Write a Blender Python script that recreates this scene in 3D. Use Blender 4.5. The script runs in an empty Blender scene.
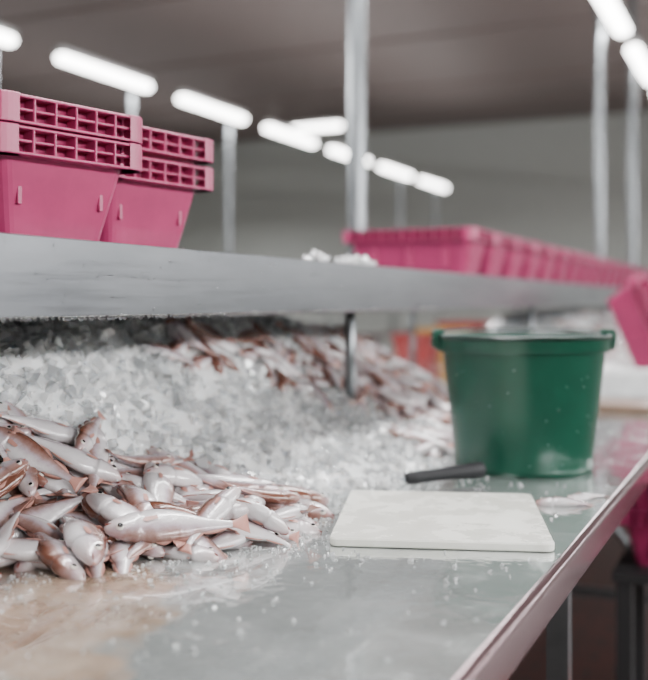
import bpy, math, random
import numpy as np
from mathutils import Vector, Matrix, noise
random.seed(5); rng=np.random.default_rng(7)
S=bpy.context.scene
TZ=0.90
# ------------------------------------------------ helpers
def link(o,parent=None):
    S.collection.objects.link(o)
    if parent: o.parent=parent
    return o
def empty(name,loc=(0,0,0),rz=0):
    e=bpy.data.objects.new(name,None); e.location=loc; e.rotation_euler=(0,0,rz); e.empty_display_size=.1
    return link(e)
def mesh(name,v,f,mats=(),mi=None,smooth=False):
    m=bpy.data.meshes.new(name)
    m.from_pydata([tuple(map(float,p)) for p in v],[],[tuple(map(int,q)) for q in f])
    for mt in mats: m.materials.append(mt)
    if mi is not None: m.polygons.foreach_set('material_index',list(map(int,mi)))
    if smooth: m.polygons.foreach_set('use_smooth',[True]*len(m.polygons))
    m.update(); return m
def obj(name,m,parent=None,loc=(0,0,0),rot=(0,0,0)):
    o=bpy.data.objects.new(name,m); o.location=loc; o.rotation_euler=rot
    return link(o,parent)
class B:
    def __init__(s): s.v=[];s.f=[];s.m=[]
    def add(s,v,f,mi=0):
        n=len(s.v); s.v+= [tuple(p) for p in v]; s.f+=[tuple(i+n for i in q) for q in f]; s.m+=[mi]*len(f)
    def box(s,a,b,mi=0):
        x0,y0,z0=a;x1,y1,z1=b
        s.add([(x0,y0,z0),(x1,y0,z0),(x1,y1,z0),(x0,y1,z0),(x0,y0,z1),(x1,y0,z1),(x1,y1,z1),(x0,y1,z1)],
          [(0,3,2,1),(4,5,6,7),(0,1,5,4),(1,2,6,5),(2,3,7,6),(3,0,4,7)],mi)
    def loops(s,L,mi=0,closed=True,cap0=False,cap1=False):
        n=len(L[0]); v=[p for l in L for p in l]; f=[]
        for i in range(len(L)-1):
            for j in range(n if closed else n-1):
                k=(j+1)%n; f.append((i*n+j,i*n+k,(i+1)*n+k,(i+1)*n+j))
        if cap0: f.append(tuple(range(n))[::-1])
        if cap1: f.append(tuple((len(L)-1)*n+j for j in range(n)))
        s.add(v,f,mi)
    def tube(s,p0,p1,r,n=16,mi=0,r1=None):
        p0=Vector(p0);p1=Vector(p1);d=(p1-p0).normalized()
        a=d.orthogonal().normalized();b=d.cross(a); r1=r if r1 is None else r1
        L=[[p+ (a*math.cos(t)+b*math.sin(t))*rr for t in [2*math.pi*i/n for i in range(n)]] for p,rr in((p0,r),(p1,r1))]
        s.loops(L,mi,cap0=True,cap1=True)
    def build(s,name,mats,smooth=False): return mesh(name,s.v,s.f,mats,s.m,smooth)
def bevel(o,w,seg=2):
    m=o.modifiers.new('bevel','BEVEL'); m.width=w; m.segments=seg; m.limit_method='ANGLE'; m.angle_limit=.6; return o
def autosmooth(o):
    me=o.data
    me.polygons.foreach_set('use_smooth',[True]*len(me.polygons))
    try:
        me.set_sharp_from_angle(angle=math.radians(35))
    except Exception: pass
    return o
# ------------------------------------------------ materials
def mat(name,col=(.5,.5,.5),rough=.5,metal=0,**kw):
    m=bpy.data.materials.new(name); m.use_nodes=True; nt=m.node_tree; p=nt.nodes['Principled BSDF']
    p.inputs['Base Color'].default_value=(*col,1); p.inputs['Roughness'].default_value=rough; p.inputs['Metallic'].default_value=metal
    return m,nt,p
def N(nt,t,**kw):
    n=nt.nodes.new(t)
    for k,v in kw.items(): setattr(n,k,v)
    return n
def noise_node(nt,scale,detail=4,rough=.5,coord='Object',stretch=None):
    tc=N(nt,'ShaderNodeTexCoord'); n=N(nt,'ShaderNodeTexNoise'); n.inputs['Scale'].default_value=scale
    n.inputs['Detail'].default_value=detail; n.inputs['Roughness'].default_value=rough
    if stretch:
        mp=N(nt,'ShaderNodeMapping'); mp.inputs['Scale'].default_value=stretch
        nt.links.new(tc.outputs[coord],mp.inputs[0]); nt.links.new(mp.outputs[0],n.inputs['Vector'])
    else: nt.links.new(tc.outputs[coord],n.inputs['Vector'])
    return n
def ramp(nt,src,stops):
    r=N(nt,'ShaderNodeValToRGB'); el=r.color_ramp.elements
    while len(el)<len(stops): el.new(.5)
    for e,(p,c) in zip(el,stops):
        e.position=p; e.color=(*c,1) if isinstance(c,(tuple,list)) else (c,c,c,1)
    nt.links.new(src,r.inputs[0]); return r
def bump(nt,p,src,strength=.3,dist=.002,prev=None):
    b=N(nt,'ShaderNodeBump'); b.inputs['Strength'].default_value=strength; b.inputs['Distance'].default_value=dist
    nt.links.new(src,b.inputs['Height'])
    if prev: nt.links.new(prev.outputs[0],b.inputs['Normal'])
    nt.links.new(b.outputs[0],p.inputs['Normal']); return b

def steelmat(name,lo,hi,r0=.27,r1=.42,bs=.08,metal=.92):
    m,nt,p=mat(name,(.45,.46,.47),.35,metal)
    n=noise_node(nt,7,4,.55,stretch=(1,.5,1.5)); r=ramp(nt,n.outputs[0],[(.25,lo),(.75,hi)]); nt.links.new(r.outputs[0],p.inputs['Base Color'])
    n2=noise_node(nt,40,4,.6,stretch=(1,.12,3)); r2=ramp(nt,n2.outputs[0],[(.3,r0),(.7,r1)]); nt.links.new(r2.outputs[0],p.inputs['Roughness'])
    bump(nt,p,n2.outputs[0],bs,.001); return m
steel=steelmat('brushed_steel',(.165,.172,.185),(.235,.243,.258)); steelp=steelmat('post_steel',(.17,.18,.19),(.22,.23,.24),.3,.36,0.01)
# wet table steel
tabm,nt,p=mat('wet_steel_table',(.6,.62,.6),.2,.45)
n=noise_node(nt,7,6,.65); col=ramp(nt,n.outputs[0],[(.3,(.40,.43,.415)),(.7,(.64,.67,.66))])
tc=N(nt,'ShaderNodeTexCoord'); mp=N(nt,'ShaderNodeMapping'); mp.inputs['Location'].default_value=(.84*1.9,-.74*1.4,0); mp.inputs['Scale'].default_value=(1.9,1.4,1)
nt.links.new(tc.outputs['Object'],mp.inputs[0])
sep=N(nt,'ShaderNodeSeparateXYZ'); nt.links.new(mp.outputs[0],sep.inputs[0]); cmb=N(nt,'ShaderNodeCombineXYZ'); nt.links.new(sep.outputs[0],cmb.inputs[0]); nt.links.new(sep.outputs[1],cmb.inputs[1])
ln=N(nt,'ShaderNodeVectorMath',operation='LENGTH'); nt.links.new(cmb.outputs[0],ln.inputs[0])
nn=noise_node(nt,9,5,.6); ad=N(nt,'ShaderNodeMath',operation='MULTIPLY_ADD'); nt.links.new(nn.outputs[0],ad.inputs[0]); ad.inputs[1].default_value=.75; nt.links.new(ln.outputs['Value'],ad.inputs[2])
mk=ramp(nt,ad.outputs[0],[(.84,1.0),(.95,0.0)])
nb=noise_node(nt,16,4,.6); bc=ramp(nt,nb.outputs[0],[(.35,(.24,.16,.11)),(.65,(.44,.34,.26))])
mx=N(nt,'ShaderNodeMix',data_type='RGBA'); nt.links.new(mk.outputs[0],mx.inputs[0]); nt.links.new(col.outputs[0],mx.inputs[6]); nt.links.new(bc.outputs[0],mx.inputs[7])
nt.links.new(mx.outputs[2],p.inputs['Base Color'])
mm=N(nt,'ShaderNodeMath',operation='MULTIPLY_ADD'); nt.links.new(mk.outputs[0],mm.inputs[0]); mm.inputs[1].default_value=-.50; mm.inputs[2].default_value=.56; nt.links.new(mm.outputs[0],p.inputs['Metallic'])
n3=noise_node(nt,13,5,.6); r3=ramp(nt,n3.outputs[0],[(.42,.03),(.62,.22)]); nt.links.new(r3.outputs[0],p.inputs['Roughness'])
n4=noise_node(nt,36,2,.5); b1=bump(nt,p,n4.outputs[0],.38,.004)
n5=noise_node(nt,11,3,.5); bump(nt,p,n5.outputs[0],.4,.008,b1)
p.inputs['Coat Weight'].default_value=1.0; p.inputs['Coat Roughness'].default_value=.02
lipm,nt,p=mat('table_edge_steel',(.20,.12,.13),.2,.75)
def icemat(name,trans,col=(.90,.94,.96),rough=.22,bs=.5,sss=0):
    m,nt,p=mat(name,col,rough,0); p.inputs['IOR'].default_value=1.31; p.inputs['Transmission Weight'].default_value=trans
    if sss: p.inputs['Subsurface Weight'].default_value=sss; p.inputs['Subsurface Radius'].default_value=(.9,.95,1); p.inputs['Subsurface Scale'].default_value=.03
    p.inputs['Coat Weight'].default_value=1; p.inputs['Coat Roughness'].default_value=.04
    n=noise_node(nt,140,3,.7); bump(nt,p,n.outputs[0],bs,.003); return m
ice_s=icemat('crushed_ice_packed',0.0,(.975,.99,1),.18,.7,.8); ice_w=icemat('ice_chip_white',0.2,(.985,.995,1),.08,.3,.6); ice_c=icemat('ice_chip_clear',.7,(.98,.995,1),.03,.3)
waterm,nt,p=mat('water_drop',(1,1,1),.03); p.inputs['Transmission Weight'].default_value=1; p.inputs['IOR'].default_value=1.33
# fish
fishm,nt,p=mat('fish_skin',(.7,.6,.6),.2) 
tc=N(nt,'ShaderNodeTexCoord'); sep=N(nt,'ShaderNodeSeparateXYZ'); nt.links.new(tc.outputs['Object'],sep.inputs[0])
nz=noise_node(nt,60,5,.65)
oi=N(nt,'ShaderNodeObjectInfo'); oc=N(nt,'ShaderNodeSeparateColor'); nt.links.new(oi.outputs['Color'],oc.inputs[0])
a=N(nt,'ShaderNodeMath',operation='MULTIPLY_ADD'); nt.links.new(sep.outputs[2],a.inputs[0]); a.inputs[1].default_value=32; nt.links.new(oc.outputs[0],a.inputs[2])
b=N(nt,'ShaderNodeMath',operation='MULTIPLY_ADD'); nt.links.new(nz.outputs[0],b.inputs[0]); b.inputs[1].default_value=.55; nt.links.new(a.outputs[0],b.inputs[2])
c=N(nt,'ShaderNodeMath',operation='MULTIPLY_ADD'); nt.links.new(oi.outputs['Random'],c.inputs[0]); c.inputs[1].default_value=.38; c.use_clamp=True; nt.links.new(b.outputs[0],c.inputs[2])
cr=ramp(nt,c.outputs[0],[(.22,(.67,.63,.64)),(.50,(.47,.385,.42)),(.70,(.31,.185,.165)),(.97,(.14,.05,.03))])
hd=N(nt,'ShaderNodeMapRange'); nt.links.new(sep.outputs[0],hd.inputs[0]); hd.inputs[1].default_value=-.04; hd.inputs[2].default_value=-.072; hd.inputs[3].default_value=0; hd.inputs[4].default_value=.40
mx=N(nt,'ShaderNodeMix',data_type='RGBA'); nt.links.new(hd.outputs[0],mx.inputs[0]); nt.links.new(cr.outputs[0],mx.inputs[6]); mx.inputs[7].default_value=(.38,.16,.13,1)
nt.links.new(mx.outputs[2],p.inputs['Base Color'])
vo=N(nt,'ShaderNodeTexVoronoi'); vo.inputs['Scale'].default_value=420; nt.links.new(tc.outputs['Object'],vo.inputs['Vector'])
b1=bump(nt,p,vo.outputs[0],.2,.001); bump(nt,p,nz.outputs[0],.45,.004,b1)
p.inputs['Metallic'].default_value=.08
p.inputs['Coat Weight'].default_value=1.0; p.inputs['Coat Roughness'].default_value=.04
finm,_,_=mat('fish_fin',(.45,.22,.18),.3); eyem,_,_=mat('fish_eye_silver',(.68,.62,.56),.15); pupm,_,_=mat('fish_pupil',(.008,.008,.010),.08); moum,_,_=mat('fish_mouth',(.20,.04,.03),.35)
def plastic(name,col,r=.38,lo=.82):
    m,nt,p=mat(name,col,r); n=noise_node(nt,14,4,.6)
    c2=tuple(x*lo for x in col); rr=ramp(nt,n.outputs[0],[(.35,c2),(.65,col)]); nt.links.new(rr.outputs[0],p.inputs['Base Color'])
    bump(nt,p,n.outputs[0],.08,.002); return m
pink=plastic('pink_plastic',(.42,.035,.13)); green=plastic('green_plastic',(.0015,.060,.034),.3); dgreen=plastic('dark_green_plastic',(.002,.02,.014),.35)
red=plastic('red_plastic',(.28,.03,.03)); redb=plastic('orange_red_plastic',(.7,.09,.03)); yellow=plastic('yellow_plastic',(.5,.28,.06)); white=plastic('white_styrofoam',(.8,.8,.8),.6)
brownb=plastic('stained_board',(.22,.14,.095),.4)
boardm,nt,p=mat('cutting_board_plastic',(.86,.84,.76),.25)
n=noise_node(nt,14,5,.65); r=ramp(nt,n.outputs[0],[(.30,(.78,.76,.68)),(.6,(.86,.85,.78))]); nt.links.new(r.outputs[0],p.inputs['Base Color'])
n2=noise_node(nt,90,3,.6,stretch=(.12,1,1)); n3=noise_node(nt,80,3,.6,stretch=(1,.1,1)); b1=bump(nt,p,n2.outputs[0],.35,.001); bump(nt,p,n3.outputs[0],.3,.001,b1)
r2=ramp(nt,n.outputs[0],[(.4,.12),(.6,.4)]); nt.links.new(r2.outputs[0],p.inputs['Roughness'])
black,_,_=mat('black_rubber',(.004,.004,.006),.6)
dark,_,_=mat('dark_painted_steel',(.03,.03,.032),.5)
wallm=plastic('painted_wall',(.50,.52,.49),.6,.92); ceilm=plastic('ceiling_panel',(.22,.175,.165),.6,.9)
floorm,nt,p=mat('wet_floor',(.1,.07,.06),.3)
bk=N(nt,'ShaderNodeTexBrick'); bk.inputs['Scale'].default_value=3; bk.inputs['Color1'].default_value=(.07,.03,.027,1); bk.inputs['Color2'].default_value=(.05,.025,.022,1); bk.inputs['Mortar'].default_value=(.02,.02,.02,1)
tc=N(nt,'ShaderNodeTexCoord'); nt.links.new(tc.outputs['Object'],bk.inputs[0]); nt.links.new(bk.outputs[0],p.inputs['Base Color'])
lampm,nt,p=mat('lamp_diffuser',(1,1,1),.4); p.inputs['Emission Color'].default_value=(1,.985,.96,1); p.inputs['Emission Strength'].default_value=16
houm,_,_=mat('lamp_housing',(.6,.6,.6),.4); wirem,_,_=mat('lamp_wire',(.15,.13,.12),.5)

# ------------------------------------------------ room
XL,XR,YN,YF,CZ=-11.,4.5,-3.5,16.3,4.2
b=B(); b.box((XL,YN,-.1),(XR,YF,0)); obj('floor',b.build('floor',[floorm]))
b=B(); b.box((XL,YN,CZ),(XR,YF,CZ+.1))
obj('ceiling',b.build('ceiling',[ceilm]))
b=B(); b.box((XL,YF,0),(XR,YF+.1,CZ)); obj('wall_back',b.build('wall_back',[wallm]))
b=B(); b.box((XL-.1,YN,0),(XL,YF,CZ)); obj('wall_left',b.build('wall_left',[wallm]))
b=B(); b.box((XR,YN,0),(XR+.1,YF,CZ)); obj('wall_right',b.build('wall_right',[wallm]))
b=B(); b.box((XL,YN-.1,0),(XR,YN,CZ)); obj('wall_front',b.build('wall_front',[wallm]))
b=B()
for y in np.arange(1,16,2.4): b.box((XL+.01,y,CZ-.03),(XR-.01,y+.05,CZ-.001))
obj('trim_1',b.build('trim_1',[ceilm]))

# ------------------------------------------------ lamps
def make_lamp(L=1.04,top=4.2-2.86,wires=True):
    b=B(); b.box((-.04,-L/2,.03),(.04,L/2,.07),1)
    n=14; loops=[]
    for y,s in ((-L/2,.2),(-L/2+.01,.8),(-L/2+.03,1),(L/2-.03,1),(L/2-.01,.8),(L/2,.2)):
        loops.append([(.05*s*math.cos(2*math.pi*i/n),y,.035*s*math.sin(2*math.pi*i/n)) for i in range(n)])
    b.loops(loops,0,cap0=True,cap1=True)
    if wires:
        for y in (-L/2+.15,L/2-.15): b.box((-.0015,y-.0015,.07),(.0015,y+.0015,top),2)
    else: b.box((-.10,L/2-.06,.045),(-.03,L/2-.02,.065),1)
    return b.build('ceiling_lamp',[lampm,houm,wirem],True)
lm=make_lamp(); lmp=make_lamp(wires=False); lm_fill=make_lamp(top=4.2-2.4)
for k in range(-4,6): obj('added_side_lamp',lmp if k!=2 else lm,loc=(-4.37,5.85+1.48*k,2.86))
for k in range(-4,6): obj('added_side_lamp',lm,loc=(-.86,5.72+1.48*k,2.86))
for k in range(-4,6): obj('added_side_lamp',lm_fill,loc=(3.4,5.8+1.48*k,2.4))  # unseen lamp row, added to brighten the ice under the shelf
obj('added_side_lamp',make_lamp(.65,.9),loc=(-5.0,10.77,3.3),rot=(0,0,math.pi/2))
def area(loc,sx,sy,e,rot=(0,0,0),col=(.985,.99,1)):
    l=bpy.data.lights.new('tube_and_fill_light','AREA'); l.shape='RECTANGLE'; l.size=sx; l.size_y=sy; l.energy=e; l.color=col  # serves the lamp rows and the added fill lights alike
    o=bpy.data.objects.new('tube_and_fill_light',l); o.location=loc; o.rotation_euler=rot; link(o)
area((-.86,3.0,2.80),.15,6.5,150)
area((-4.37,5,2.80),.3,12,320)
area((3.35,1.5,2.33),.3,8,420,(0,math.radians(62),0))  # added low side light that reaches in under the shelf
area((-.86,10.5,2.80),.25,6,130)
area((3.35,11,2.33),.25,8,260,(0,math.radians(20),0))  # far part of the added side lighting
area((-4.37,2.2,2.75),.4,5,170,(0,math.radians(-30),0))
for x in (-4.37,-.86,2.6,-8.5): area((x,7,2.97 if x!=-8.5 else 2.8),.3,15,55,(math.pi,0,0))  # added upward lights that brighten the ceiling
area((-8.5,9,2.75),.3,12,200)  # fill light over the left side, with no lamp modelled
w=bpy.data.worlds.new('world'); S.world=w; w.use_nodes=True; w.node_tree.nodes['Background'].inputs[0].default_value=(.8,.85,.9,1); w.node_tree.nodes['Background'].inputs[1].default_value=.3

# ------------------------------------------------ table
def make_table(x0,x1,y0,y1,legs,root):
    b=B(); b.box((x0,y0,TZ-.006),(x1,y1,TZ)); o=obj('top',b.build('top',[tabm]),root)
    b=B()
    for sx,xe in ((1,x1),(-1,x0)):
        prof=[(0,0)]+[(.012*math.sin(a),.012*math.cos(a)-.012) for a in np.linspace(.2,math.pi/2,6)]+[(.012,-.048),(.006,-.052),(-.006,-.05),(-.006,-.044),(.006,-.04),(.006,-.012)]
        L=[[(xe+sx*px,y,TZ+pz) for px,pz in prof] for y in (y0,y1)]
        b.loops(L,0,closed=False)
    b.box((x0,y0-.012,TZ-.05),(x1,y0,TZ)); b.box((x0,y1,TZ-.05),(x1,y1+.012,TZ))
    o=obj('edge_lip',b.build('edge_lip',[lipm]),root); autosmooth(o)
    b=B()
    for y in legs:
        for x in (x0+.08,x1-.08):
            b.box((x-.018,y-.018,.0),(x+.018,y+.018,TZ-.006))
        b.box((x0+.098,y-.015,.25),(x1-.098,y+.015,.28)); b.box((x0+.06,y-.02,TZ-.045),(x1-.06,y+.02,TZ-.0065))
        b.tube((x1-.09,y+.02,.30),(x1-.55,y+.02,TZ-.05),.012)
    b.box((x0+.065,legs[0],.22),(x0+.095,legs[-1],.25)); 
    obj('legs',b.build('legs',[steelp]),root)
X0,X1=-2.05,-.26
t=empty('work_table'); make_table(X0,X1,-.6,9.0,[-.3,1.707,3.4,5.2,7.0,8.8],t)
t2=empty('work_table'); make_table(X0-3.5,X1-3.6,1.,14.,[1.3,4,7,10,13.5],t2)
# ------------------------------------------------ shelf
def make_shelf(xf,xb,y0,y1,root,zb=1.2116,zt=1.3105):
    b=B()
    b.box((xf-.004,y0,zb),(xf,y1,zt)); b.box((xb,y0,zb),(xb+.004,y1,zt)); b.box((xb+.004,y0,zt-.004),(xf-.004,y1,zt))
    b.box((xf-.03,y0,zb),(xf-.004,y1,zb+.003)); b.box((xb+.004,y0,zb),(xb+.03,y1,zb+.003))
    b.box((xb,y0-.004,zb),(xf,y0,zt)); b.box((xb,y1,zb),(xf,y1+.004,zt))
    o=obj('shelf_channel',b.build('shelf_channel',[steel]),root); bevel(o,.0015,2)
    b=B()
    for y in np.arange(2.12,y1,1.85):
        for x in (xf-.08,xb+.08): b.tube((x,y,TZ),(x,y,zt-.005),.012)
    obj('shelf_supports',b.build('shelf_supports',[steelp],True),root)
sh=empty('steel_shelf'); make_shelf(-.82,-1.48,-.3,8.8,sh)
sh2=empty('steel_shelf'); make_shelf(-4.2,-5.0,1.2,13.8,sh2)
def post(x,y,r,z0=1.3106,z1=4.2):
    b=B(); b.tube((x,y,z0),(x,y,z1),r,20); b.tube((x,y,z0),(x,y,z0+.008),r*1.4,20)
    b.box((x-r*1.15,y-r*1.15,2.9 if z1>3 else z1-.05),(x+r*1.15,y+r*1.15,2.96 if z1>3 else z1))
    o=obj('steel_post',b.build('steel_post',[steelp])); autosmooth(o)
post(-1.40,3.36,.033); post(-.95,5.95,.026); post(-.94,7.3,.030)
for k in (-1,0,1,3,4,5): post(-4.50,5.85+1.48*k+.48,.026,z1=2.93)

def ico():
    import bmesh
    bm=bmesh.new(); bmesh.ops.create_icosphere(bm,subdivisions=2,radius=1); bm.verts.ensure_lookup_table()
    v=np.array([x.co[:] for x in bm.verts]); f=np.array([[q.index for q in x.verts] for x in bm.faces]); bm.free(); return v,f
iv,iF=ico()
def blobs(name,items,m,parent=None):
    V=[];F=[];n=0
    for (c,s) in items:
        V.append(iv*np.array(s)+np.array(c)); F.append(iF+n); n+=len(iv)
    return obj(name,mesh(name,np.vstack(V),np.vstack(F),[m],None,True),parent)
it=[]
y=.7
while y<2.6:
    y+=random.uniform(.007,.013); s=random.uniform(.0018,.0034); it.append(((-.8205,y,1.2116-s*.6),(s,s,s*1.4)))
for i in range(420):
    y=.6+2.2*random.random()**1.2; z=1.2116+.099*random.random()**1.3; s=random.uniform(.0005,.0016); it.append(((-.82,y,z),(s*.6,s,s*random.uniform(1,1.8))))
blobs('water_drops',it,waterm,sh)

# ------------------------------------------------ crates
def rrect(lx,ly,r,z,n=5):
    pts=[]
    for cx,cy,a0 in ((lx/2-r,ly/2-r,0),(-lx/2+r,ly/2-r,90),(-lx/2+r,-ly/2+r,180),(lx/2-r,-ly/2+r,270)):
        for i in range(n+1):
            a=math.radians(a0+90*i/n); pts.append((cx+r*math.cos(a),cy+r*math.sin(a),z))
    return pts
def crate_mesh(LX=.45,LY=.27,H=.15):
    b=B(); o=.022; RH=.038
    bx,by=LX-2*o,LY-2*o
    b.loops([rrect(bx-.055,by-.055,.018,0),rrect(bx-.05,by-.05,.02,.004),rrect(bx-.004,by-.004,.022,H-RH),rrect(bx,by,.022,H),rrect(bx-.006,by-.006,.02,H),rrect(bx-.056,by-.056,.018,.005)],0,cap0=True,cap1=True)
    for z,oo in ((H-.004,0),(H-.021,.003),(H-RH,.0)):
        b.loops([rrect(bx-.002,by-.002,.022,z),rrect(LX-oo*2,LY-oo*2,.03,z),rrect(LX-oo*2,LY-oo*2,.03,z+.004),rrect(bx-.002,by-.002,.022,z+.004)],0)
    for sx in (-1,1):
        n=6
        for i in range(n+1):
            y=-LY/2+.03+(LY-.06)*i/n; x=sx*LX/2
            b.box((min(x-sx*.001,x-sx*o),y-.002,H-RH),(max(x-sx*.001,x-sx*o),y+.002,H))
        n=11
        for i in range(n+1):
            x=-LX/2+.03+(LX-.06)*i/n; y=sx*LY/2
            b.box((x-.002,min(y-sx*.001,y-sx*o),H-RH),(x+.002,max(y-sx*.001,y-sx*o),H))
    q=rrect(LX+.002,LY+.002,.03,0,6); m=7
    for c in range(4):
        pts=q[c*m:(c+1)*m]
        def axis(d): return Vector((math.copysign(1,d.x),0,0)) if abs(d.x)>abs(d.y) else Vector((0,math.copysign(1,d.y),0))
        d0=axis(Vector(pts[0])-Vector(pts[1])); d1=axis(Vector(pts[-1])-Vector(pts[-2]))
        pp=[Vector(pts[0])+d0*.010]+[Vector(x) for x in pts]+[Vector(pts[-1])+d1*.010]
        def lp(z,ins): 
            return [(p.x*(1-ins*2/LX),p.y*(1-ins*2/LY),z) for p in pp]
        b.loops([lp(H-RH,o),lp(H-RH,0),lp(H+.001,0),lp(H+.001,o)],0,closed=False)
    for sx in (-1,1):
        for x in (-.12,0,.12):
            y0_=sx*(by/2-.02); b.box((x-.010,min(y0_,sx*by/2-sx*.003),.03),(x+.010,max(y0_,sx*by/2-sx*.003),H-RH))
        for y in (-.07,.07):
            x0_=sx*(bx/2-.024); b.box((min(x0_,sx*bx/2-sx*.010),y-.004,.05),(max(x0_,sx*bx/2-sx*.010),y+.004,H-RH))
    return b.build('fish_crate',[pink])
cm=crate_mesh()
def crate(loc,rz=0,parent=None,name='crate_shell',rot=None):
    o=obj(name,cm,parent,loc,rot if rot else (0,0,rz)); 
    bevel(o,.0012,1)
    return o
def stack(corner,rz,n,zbase,off=.045,lx=.45,ly=.27):
    e=empty('pink_fish_crate_stack',(0,0,0))
    c,s=math.cos(rz),math.sin(rz); ox,oy=-lx/2,-ly/2
    for i in range(n):
        crate((corner[0]+c*ox-s*oy,corner[1]+s*ox+c*oy,zbase+i*off),rz+random.uniform(-.01,.01),e,'crate')
    return e
ZS=1.3112
r12=math.radians(-12)
stack((-.853,1.247),r12,2,ZS,.041); stack((-.893,1.518),math.radians(-9),2,ZS,.049)
stack((-.912,.968),r12,2,ZS,.041)
y=3.0
for i in range(17):
    stack((-.86,y+.27),random.uniform(-.03,.03),1,ZS); y+=.29
# ------------------------------------------------ pile height field
GX0,GX1,GY0,GY1,R=-2.0,-.2,.2,4.2,.005
nx=int((GX1-GX0)/R)+1; ny=int((GY1-GY0)/R)+1
gx=GX0+np.arange(nx)*R; gy=GY0+np.arange(ny)*R
yk=[.2,.7,.94,1.05,1.2,1.43,1.6,1.8,2.1,2.5,3.0,3.6,4.2]
xf=np.interp(gy,yk,[-.97,-.95,-.92,-.83,-.77,-.77,-.75,-.74,-.76,-.80,-.88,-1.0,-1.1])
hm=np.interp(gy,[.2,2.2,3.0,3.5,3.9],[.292,.292,.215,.11,0])
apx=np.interp(gy,[1.3,1.45,1.6,1.72,1.80,1.86,1.95,2.1,2.4,3.0],[-.9,-.72,-.69,-.62,-.57,-.58,-.62,-.65,-.70,-.85])
def sst(x): x=np.clip(x,0,1); return x*x*(3-2*x)
XX,YY=np.meshgrid(gx,gy,indexing='ij')
s=xf[None,:]-XX
Hh=hm[None,:]*sst(s/.42)*sst((XX+1.80)/.35)
ap=.032*sst((apx[None,:]-XX)/.10)*np.where((YY>1.32)&(YY<3.1),1,0)*sst((YY-1.32)/.12)
Hh=Hh+ap*(1-sst(s/.25))
nz_=np.zeros((nx,ny))
st=2
for i in range(0,nx,st):
    for j in range(0,ny,st):
        if Hh[i,j]>.0005:
            pnt=Vector((gx[i],gy[j],0)); v=noise.fractal(pnt*8,.8,2.1,4)*.022+abs(noise.noise(pnt*35))*.010+abs(noise.noise(pnt*90))*.004
            nz_[i:i+st,j:j+st]=v
base=np.where(Hh>.0005,np.maximum(Hh+nz_*sst(Hh/.04),.0),0)
hmap=TZ+base.copy()
base_z=hmap.copy()
g=2; bxg=gx[::g]; byg=gy[::g]; bz=base_z[::g,::g]; mk_=(Hh[::g,::g]>.0005)
idx=-np.ones(bz.shape,int); V=[];F=[]
n1,n2=bz.shape
keep=np.zeros_like(mk_)
for i in range(n1-1):
    for j in range(n2-1):
        if mk_[i:i+2,j:j+2].any(): keep[i:i+2,j:j+2]=True
for i in range(n1):
    for j in range(n2):
        if keep[i,j]:
            idx[i,j]=len(V); V.append((bxg[i]+rng.normal()*.0015,byg[j]+rng.normal()*.0015,bz[i,j]+(0.0006 if mk_[i,j] else .0003)))
for i in range(n1-1):
    for j in range(n2-1):
        if mk_[i:i+2,j:j+2].any(): F.append((idx[i,j],idx[i+1,j],idx[i+1,j+1],idx[i,j+1]))
icep=empty('crushed_ice_pile')
obj('packed_ice',mesh('packed_ice',V,F,[ice_s],None,True),icep)

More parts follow.
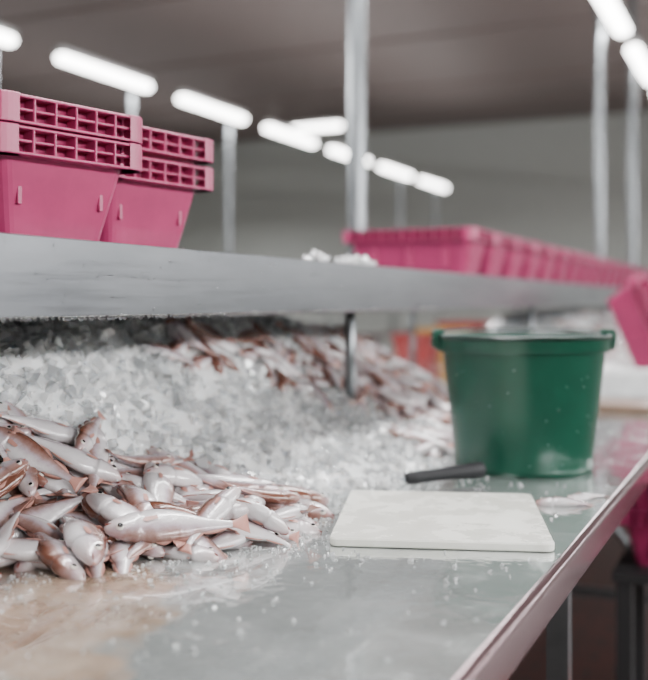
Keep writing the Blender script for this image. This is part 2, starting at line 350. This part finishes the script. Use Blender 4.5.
# ------------------------------------------------ fish mesh
def fish_mesh(name,by,bz_,L=.16,fat=1.0):
    ts=[0,.012,.035,.07,.115,.16,.20,.216,.228,.236,.28,.36,.45,.55,.65,.75,.83,.88,.92,.96,1.0]
    hh=np.array([.010,.029,.046,.065,.085,.100,.109,.112,.111,.103,.113,.120,.112,.093,.070,.048,.033,.028,.044,.068,.090])
    ww=np.array([.009,.027,.042,.056,.067,.075,.079,.081,.078,.069,.075,.077,.071,.058,.043,.029,.018,.010,.006,.003,.0015])
    b=B(); n=18; loops=[]
    def sp(t): return ((t-.45)*L, by*L*(t-.4)**2*(1 if t>.4 else .6), bz_*L*(t-.4)**2-.008*L)
    for t,h,w_ in zip(ts,hh,ww):
        x,y,z=sp(t); lp=[]
        h2=h*fat if .24<t<.6 else h
        for i in range(n):
            a=2*math.pi*i/n; ca,sa=math.cos(a),math.sin(a)
            zz=sa*h2*L*(1.08 if sa<0 and t<.6 else 1.0); yy=math.copysign(abs(ca)**.9,ca)*w_*L
            xx=x-(.035*L*(1-abs(sa)) if t>.99 else 0)
            if .2<t<.24: xx+=.012*L*(ca*ca)
            lp.append((xx,y+yy,z+zz))
        loops.append(lp)
    b.loops(loops,0,cap0=True,cap1=True)
    for k in range(len(b.m)):
        if k>=17*n: b.m[k]=1
    def hat(t): return np.interp(t,ts,hh)
    def fin(t0,t1,hgt,lean,up,seg=6):
        v=[];f=[]
        for i in range(seg+1):
            t=t0+(t1-t0)*i/seg; x,y,z=sp(t); hz=hat(t)*L*.93*(1 if up else 1.06*(fat if t<.6 else 1))
            k=math.sin(math.pi*min(1,(i+.6)/seg*.92))**.6*hgt*L
            sg=1 if up else -1
            v+=[(x,y-.0006,z+sg*hz),(x+lean*L,y,z+sg*(hz+k)),(x,y+.0006,z+sg*hz)]
        for i in range(seg):
            a=i*3; f+=[(a,a+3,a+4,a+1),(a+1,a+4,a+5,a+2)]
        b.add(v,f,1)
    fin(.30,.42,.045,.035,True); fin(.45,.62,.032,.03,True); fin(.65,.82,.026,.025,True)
    fin(.40,.60,.03,.03,False); fin(.63,.80,.025,.025,False)
    for sd in (-1,1):
        x,y,z=sp(.25); r=.078*L
        v=[(x,y+sd*r,z-.005*L),(x+.03*L,y+sd*(r+.004*L),z+.012*L),(x+.11*L,y+sd*(r+.008*L),z-.01*L),(x+.10*L,y+sd*(r+.008*L),z-.035*L),(x+.02*L,y+sd*(r+.002*L),z-.03*L)]
        b.add(v,[(0,1,2,3,4)],1)
        x,y,z=sp(.105)
        for (rad,off,mi) in ((.032*L,.053*L,2),(.021*L,.065*L,3)):
            c=np.array((x-.002*L,y+sd*off,z+.024*L)); b.add((iv*np.array((rad,rad*.62,rad))+c).tolist(),iF.tolist(),mi)
        x,y,z=sp(.03); c=np.array((x+.014*L,y+sd*.026*L,z-.012*L)); b.add((iv*np.array((.042*L,.021*L,.006*L))+c).tolist(),iF.tolist(),4)
    return b.build(name,[fishm,finm,eyem,pupm,moum],True)
variants=[fish_mesh('fish_body',a,c,fat=f) for a,c,f in ((.0,.0,1.12),(.25,.15,1.0),(-.25,-.1,1.14),(.5,.25,.95),(-.4,.3,1.05),(.1,-.35,1.2))]
fishp=empty('fish_pile')
def hat_at(x,y,rad=1):
    i=int(round((x-GX0)/R)); j=int(round((y-GY0)/R))
    i=min(max(i,rad),nx-1-rad); j=min(max(j,rad),ny-1-rad)
    return hmap[i-rad:i+rad+1,j-rad:j+rad+1].mean()
placed=0
def place_fish(x,y,phi,L,parent=fishp,tone=0,rollsd=.3,kmax=.55):
    global placed
    sc=L/.16; dx,dy=math.cos(phi),math.sin(phi)
    th=.064*L; hw=.10*L
    tt=np.linspace(-.40,.42,7)*L; hs=np.array([hat_at(x+dx*t,y+dy*t) for t in tt])
    A=np.vstack([tt,np.ones_like(tt)]).T; wts=np.array([.5,1,1.5,1.5,1,1,.5]); k,c0=np.linalg.lstsq(A*wts[:,None],hs*wts,rcond=None)[0]
    k=max(-kmax,min(kmax,k)); c0=max(c0,(hs[1:-1]-k*tt[1:-1]).max()-.016)
    hl=np.mean([hat_at(x+dx*t-dy*hw,y+dy*t+dx*hw) for t in (-.2*L,0,.2*L)]); hr=np.mean([hat_at(x+dx*t+dy*hw,y+dy*t-dx*hw) for t in (-.2*L,0,.2*L)])
    q=max(-.9,min(.9,(hl-hr)/(2*hw)))*.85
    X=Vector((dx,dy,k)).normalized(); lat=Vector((-dy,dx,q)).normalized(); Nn=X.cross(lat).normalized()
    flip=random.random()<.5
    Y=Nn*(1 if flip else -1)
    roll=random.gauss(0,rollsd)
    Z=X.cross(Y).normalized(); Y=Z.cross(X).normalized()
    M=Matrix((X,Y,Z)).transposed().to_4x4()
    M=M@Matrix.Rotation(roll,4,'X')
    cz=c0+th*.72
    M.translation=Vector((x,y,cz))
    ob=bpy.data.objects.new('fish',random.choice(variants)); link(ob,parent); ob.matrix_world=M@Matrix.Scale(sc,4)
    tn=max(0,tone); ob.color=(tn,tn,tn,1)
    for t in np.linspace(-.42,.36,26)*L:
        u=t/L+.45; wv=np.interp(u,[0,.15,.4,.6,.9],[.03,.095,.11,.085,.025])*L
        for s_ in np.linspace(-1,1,11):
            px,py=x+dx*t-dy*wv*s_,y+dy*t+dx*wv*s_
            i=int(round((px-GX0)/R)); j=int(round((py-GY0)/R))
            if 0<=i<nx and 0<=j<ny:
                top=cz+k*t+q*wv*s_+th*.9*math.sqrt(max(0,1-(s_*.95)**2))*np.interp(u,[0,.15,.5,.9],[.3,1,1,.2])
                if top>hmap[i,j]: hmap[i,j]=top
    placed+=1
def inpoly(x,y,P):
    c=False; n=len(P)
    for i in range(n):
        x1,y1=P[i];x2,y2=P[i-1]
        if (y1>y)!=(y2>y) and x<(x2-x1)*(y-y1)/(y2-y1)+x1: c=not c
    return c
P1=[(-.67,1.42),(-.79,1.44),(-.86,1.38),(-.92,1.22),(-1.00,1.13),(-1.04,.9),(-1.04,.45),(-.93,.45),(-.90,.90),(-.76,1.04),(-.66,1.17),(-.65,1.30)]
def scatter(P,mind,n,phi_mu,phi_sd,L0=.135,L1=.175,tone=0,kmax=.55):
    xs=[p[0] for p in P]; ys=[p[1] for p in P]; loc=[]; tries=0
    while len(loc)<n and tries<4000:
        tries+=1; x=random.uniform(min(xs),max(xs)); y=random.uniform(min(ys),max(ys))
        if not inpoly(x,y,P): continue
        if any((x-a)**2+(y-b_)**2<mind**2 for a,b_ in loc): continue
        loc.append((x,y))
        ph=random.gauss(phi_mu,phi_sd)+(math.pi if random.random()<.4 else 0)
        place_fish(x,y,ph,random.uniform(L0,L1),tone=tone,kmax=kmax)
base_phi=math.radians(205)
scatter(P1,.038,90,base_phi,.7,.115,.165)
scatter(P1,.043,76,base_phi+.2,.9,.12,.18)
scatter(P1,.055,46,base_phi-.1,.9,.13,.195)
def circ(cx,cy,rx,ry): return [(cx+rx*math.cos(a),cy+ry*math.sin(a)) for a in np.linspace(0,2*math.pi,12,endpoint=False)]
scatter(circ(-1.06,1.70,.06,.12),.034,13,math.radians(60),.6,.12,.15,.28,.9)
scatter(circ(-1.00,1.97,.08,.12),.034,18,math.radians(100),.6,.12,.15,.2,.9)
scatter(circ(-.98,2.27,.13,.16),.034,34,math.radians(140),.6,.12,.16,.12,.9)
scatter(circ(-.91,2.58,.13,.26),.04,40,math.radians(120),.7,.12,.16,.06,.8)
scatter(circ(-.86,2.60,.12,.32),.045,36,math.radians(60),.9,.12,.16,.06,.8)
scatter(circ(-1.15,2.85,.15,.25),.05,28,math.radians(60),.9,.12,.16,.15,.8)
scatter(circ(-1.31,1.45,.10,.16),.04,20,math.radians(70),.6,.12,.15,.22,.8)
scatter(circ(-.69,2.13,.05,.18),.042,12,math.radians(70),.6,.11,.15,.05)
# ------------------------------------------------ ice chips
cube=np.array([(x,y,z) for x in(-1,1) for y in(-1,1) for z in(-1,1)],float)
cf=np.array([(0,1,3,2),(4,6,7,5),(0,4,5,1),(2,3,7,6),(0,2,6,4),(1,5,7,3)])
def chips(name,P,Ssz,m,parent,flat=.6):
    n=len(P); V=np.repeat(cube[None],n,0)*(1+rng.uniform(-.55,.35,(n,8,3)))
    V*= (Ssz[:,None,None]*rng.uniform(.5,1.1,(n,1,3))*np.array((1,1,flat)))
    q=rng.normal(size=(n,4)); q/=np.linalg.norm(q,axis=1)[:,None]; w_,x,y,z=q.T
    Rm=np.stack([1-2*(y*y+z*z),2*(x*y-z*w_),2*(x*z+y*w_),2*(x*y+z*w_),1-2*(x*x+z*z),2*(y*z-x*w_),2*(x*z-y*w_),2*(y*z+x*w_),1-2*(x*x+y*y)],1).reshape(n,3,3)
    V=np.einsum('nij,nkj->nki',Rm,V)+P[:,None,:]
    F=(cf[None]+(np.arange(n)*8)[:,None,None]).reshape(-1,4)
    return obj(name,mesh(name,V.reshape(-1,3),F,[m]),parent)
def sample_ice(n,cond,ymax=3.4):
    out=[]
    while len(out)<n:
        i=rng.integers(0,nx); j=rng.integers(0,ny)
        if Hh[i,j]<.002 or gx[i]<-1.6 or gy[j]>ymax: continue
        if hmap[i,j]-base_z[i,j]>.006 and rng.random()>cond: continue
        out.append((gx[i]+rng.normal()*.002,gy[j]+rng.normal()*.002,hmap[i,j]+.001))
    return np.array(out)
P=sample_ice(9500,.008); chips('white_chips',P,rng.uniform(.0015,.0060,len(P)),ice_w,icep)
P=sample_ice(4600,.014,2.3); chips('clear_chips',P,rng.uniform(.006,.016,len(P)),ice_c,icep)
P=sample_ice(800,.0,2.0); chips('ice_lumps',P,rng.uniform(.008,.015,len(P)),ice_w,icep)
def tabpts(n,f):
    out=[]
    while len(out)<n:
        x=rng.uniform(-1.0,-.28); y=rng.uniform(.35,2.9)
        i=int((x-GX0)/R); j=int((y-GY0)/R)
        if hmap[i,j]>TZ+.003: continue
        if rng.random()<f(x,y): out.append((x,y,TZ+.0012))
    return np.array(out)
def dens(x,y):
    xe=np.interp(y,[.3,.94,1.05,1.2,1.45,1.6,1.8,2.1,3],[-.86,-.83,-.72,-.6,-.65,-.69,-.57,-.65,-.85]); d=max(0,x-xe)
    c=.5+.5*noise.noise(Vector((x*14,y*14,3))); return math.exp(-d/.04)*.6+.06*c**2+.005
P=tabpts(700,dens); chips('table_slush',P,rng.uniform(.0007,.0020,len(P)),ice_w,icep,.4)
P=tabpts(1400,dens); chips('table_ice_grains',P,rng.uniform(.001,.0038,len(P)),ice_c,icep,.35)
P=np.array([(-.832+rng.uniform(-.05,0),random.choice((1.86,2.04,2.08))+rng.normal()*.025,ZS+.004+abs(rng.normal())*.004) for _ in range(70)]); chips('shelf_ice',P,rng.uniform(.005,.010,len(P)),ice_w,icep)

V=[];F=[];a_,b_2=40,120
for i in range(a_):
    for j in range(b_2):
        x=-1.6+.9*i/(a_-1); y=4.7+3.0*j/(b_2-1); u=min(i,a_-1-i)/(a_/2); v=min(j,b_2-1-j)/(b_2/2)
        h=.27*float(sst(np.array(u*1.6)))*float(sst(np.array(v*2.5))); h+= (noise.noise(Vector((x*14,y*14,1)))*.03+noise.noise(Vector((x*50,y*50,1)))*.012)*min(1,h*10)
        V.append((x,y,TZ+.0006+max(0,h)))
for i in range(a_-1):
    for j in range(b_2-1): F.append((i*b_2+j,(i+1)*b_2+j,(i+1)*b_2+j+1,i*b_2+j+1))
obj('crushed_ice_pile',mesh('crushed_ice_pile2',V,F,[ice_s],None,True))
far=empty('fish_pile')
for k in range(60):
    x=random.uniform(-1.0,-.75); y=random.uniform(4.8,7.2)
    ob=bpy.data.objects.new('fish',random.choice(variants)); link(ob,far); ob.location=(x,y,TZ+.03+.22*float(sst(np.array(min(1,(-.70-x)*2/.9*1.6))))); ob.rotation_euler=(1.4+random.uniform(-.3,.3),random.uniform(-.3,.3),random.uniform(0,6.28)); ob.color=(.2,.2,.2,1)

# ------------------------------------------------ bucket
bk=empty('green_bucket',(-.466,1.98,TZ),0)
def ring(r,z,n=64): return [(r*math.cos(2*math.pi*i/n),r*math.sin(2*math.pi*i/n),z) for i in range(n)]
b=B()
prof=[(.118,.004),(.131,0),(.134,.003),(.136,.012),(.1355,.016),(.1385,.05),(.159,.232),(.1595,.234),(.166,.234),(.168,.237),(.168,.255),(.1695,.258),(.169,.262),(.166,.264),(.162,.262),(.161,.25),(.134,.02),(.128,.010)]
b.loops([ring(r,z) for r,z in prof],0,cap0=True,cap1=True)
o=obj('pail',b.build('pail',[green]),bk); autosmooth(o)
b=B(); 
for z0,r0 in ((.262,.1695),): 
    L=[]
    for k in range(9):
        a=2*math.pi*k/8; L.append(ring(r0-.001+.0045*math.cos(a),z0+.0045*math.sin(a)))
    b.loops(L,0)
o=obj('rim_bead',b.build('rim_bead',[dgreen],True),bk)
ax=math.radians(24.5)
b=B()
for sg in (-1,1):
    cx,cy=sg*math.cos(ax),sg*math.sin(ax); tx,ty=-sg*math.sin(ax),sg*math.cos(ax)
    for s1 in (-.016,.016):
        L=[]
        for z,w1,d in ((.230,.003,.165),(.242,.005,.181),(.268,.005,.181),(.276,.003,.176)):
            L.append([(cx*(d+e)+tx*(s1+f*w1),cy*(d+e)+ty*(s1+f*w1),z) for e,f in ((-.02,-1),(0,-1),(0,1),(-.02,1))])
        b.loops(L,0,cap0=True,cap1=True)
    b.tube((cx*.176-tx*.024,cy*.176-ty*.024,.260),(cx*.176+tx*.024,cy*.176+ty*.024,.260),.0055)
o=obj('lugs',b.build('lugs',[green]),bk); bevel(o,.0015)
L=[]
pp=[]
for k in range(41):
    a=math.pi*k/40; rr=.180
    u=math.cos(a)*rr; v=math.sin(a)*.174
    pp.append(Vector((math.cos(ax)*u-math.sin(ax)*v, math.sin(ax)*u+math.cos(ax)*v,.268+.004*math.sin(a))))
for k,pt in enumerate(pp):
    d=(pp[min(k+1,40)]-pp[max(k-1,0)]).normalized(); u=Vector((0,0,1)); s_=d.cross(u)
    L.append([pt+(u*math.cos(t)+s_*math.sin(t))*.003 for t in [2*math.pi*i/10 for i in range(10)]])
b=B(); b.loops(L,0,cap0=True,cap1=True); obj('bail_handle',b.build('bail_handle',[dgreen],True),bk)
it=[]
for i in range(40):
    a=random.uniform(math.pi,2*math.pi)+.3; z=.02+.19*random.random()**1.5; r=.1355+.0245*(z-.016)/.216; s_=random.uniform(.0004,.0010)
    it.append(((r*math.cos(a),r*math.sin(a),z),(s_,s_,s_)))
blobs('ice_specks',it,ice_w,bk)

# ------------------------------------------------ cutting board, knife
b=B(); b.loops([rrect(.298,.345,.012,0),rrect(.30,.347,.013,.002),rrect(.30,.347,.013,.009),rrect(.297,.344,.012,.011)],0,cap0=True,cap1=True)
cb=obj('cutting_board',b.build('cutting_board',[boardm]),loc=(-.464,1.440,TZ+.0012),rot=(0,0,math.radians(18)))
kn=empty('filleting_knife',(-.604,1.678,TZ+.016),math.atan2(.10,.101))
b=B(); L=[]
for x,h,w_ in ((-.002,.006,.006),(0,.010,.009),(.02,.012,.010),(.05,.011,.009),(.09,.012,.010),(.13,.015,.012),(.15,.015,.012),(.157,.010,.008)):
    L.append([(x,w_*math.cos(t),h*math.sin(t)) for t in [2*math.pi*i/14 for i in range(14)]])
b.loops(L,0,cap0=True,cap1=True); o=obj('handle',b.build('handle',[black],True),kn,rot=(0,math.radians(-3),0))
b=B()
v=[(-.0,.001,.004),(-.0,-.001,.004),(0,0,-.007),(-.09,.001,-.006),(-.09,-.001,-.006),(-.09,0,-.013),(-.12,0,-.012)]
b.add(v,[(0,1,4,3),(0,3,5,2),(1,2,5,4),(3,4,6),(3,6,5),(4,5,6),(0,2,1)]); obj('blade',b.build('blade',[steel]),kn)
P=np.array([(-.65+rng.normal()*.02,1.635+rng.normal()*.02,TZ+.006+rng.uniform(0,.012)) for _ in range(150)]); chips('ice_over_blade',P,rng.uniform(.003,.008,len(P)),ice_w,icep)
e=empty('fish_beside_board')
place_fish(-.315,1.64,math.radians(20),.11,e,0.25,.1); place_fish(-.30,1.70,math.radians(60),.10,e,0.2,.1)
b=B(); b.loops([rrect(.30,.26,.012,0),rrect(.30,.26,.012,.02)],0,cap0=True,cap1=True)
obj('cutting_board',b.build('cutting_board_brown',[brownb]),loc=(-.43,3.2,TZ+.001))
b=B(); b.loops([rrect(.24,.28,.015,0),rrect(.26,.30,.02,.08),rrect(.21,.25,.015,.08),rrect(.20,.24,.01,.02)],0,cap0=True,cap1=True)
obj('styrofoam_fish_box',b.build('styrofoam_fish_box',[white]),loc=(-.50,3.75,TZ+.001))
lc=empty('pink_fish_crate'); crate((-.56,4.2,TZ+.18),0,lc,'crate',rot=(math.radians(12),math.radians(68),math.radians(8)))
def bin_(name,m,loc,s=1):
    b=B(); b.loops([rrect(.26*s,.30*s,.02,0),rrect(.32*s,.36*s,.03,.2*s),rrect(.34*s,.38*s,.03,.2*s),rrect(.34*s,.38*s,.03,.215*s),rrect(.30*s,.34*s,.03,.215*s),rrect(.25*s,.29*s,.02,.01)],0,cap0=True,cap1=True)
    obj(name,b.build(name,[m]),loc=loc)
bin_('red_bin',red,(-1.84,5.3,TZ+.001),.7); bin_('yellow_bin',yellow,(-1.82,5.7,TZ+.001),.8); bin_('red_bin',red,(-1.82,6.2,TZ+.001),.95)
sd=empty('crate_stand',(-.17,2.86,0))
b=B()
for x in (-.2,.2):
    for y in (-.14,.14): b.box((x-.02,y-.02,0),(x+.02,y+.02,.50))
b.box((-.23,-.17,.50),(.23,.17,.525)); obj('frame',b.build('frame',[dark]),sd)
stack((.05,3.0),0,3,.526)
b=B(); b.loops([ring(.12,0),ring(.15,.36),ring(.158,.36),ring(.158,.378),ring(.148,.378),ring(.115,.01)],0,cap0=True,cap1=True)
o=obj('red_bucket',b.build('red_bucket',[redb]),loc=(-.12,2.12,0)); autosmooth(o)

# ------------------------------------------------ camera
cam=bpy.data.cameras.new('camera'); co=bpy.data.objects.new('camera',cam); link(co); S.camera=co
co.location=(0,0,1.23); co.rotation_euler=(math.radians(90),0,math.radians(24.5))
cam.sensor_fit='HORIZONTAL'; cam.sensor_width=36; cam.lens=1000/648*36; cam.shift_y=-38/648
cam.clip_start=.02
cam.dof.use_dof=True; cam.dof.focus_distance=1.36; cam.dof.aperture_fstop=2.5
print('fish placed',placed)
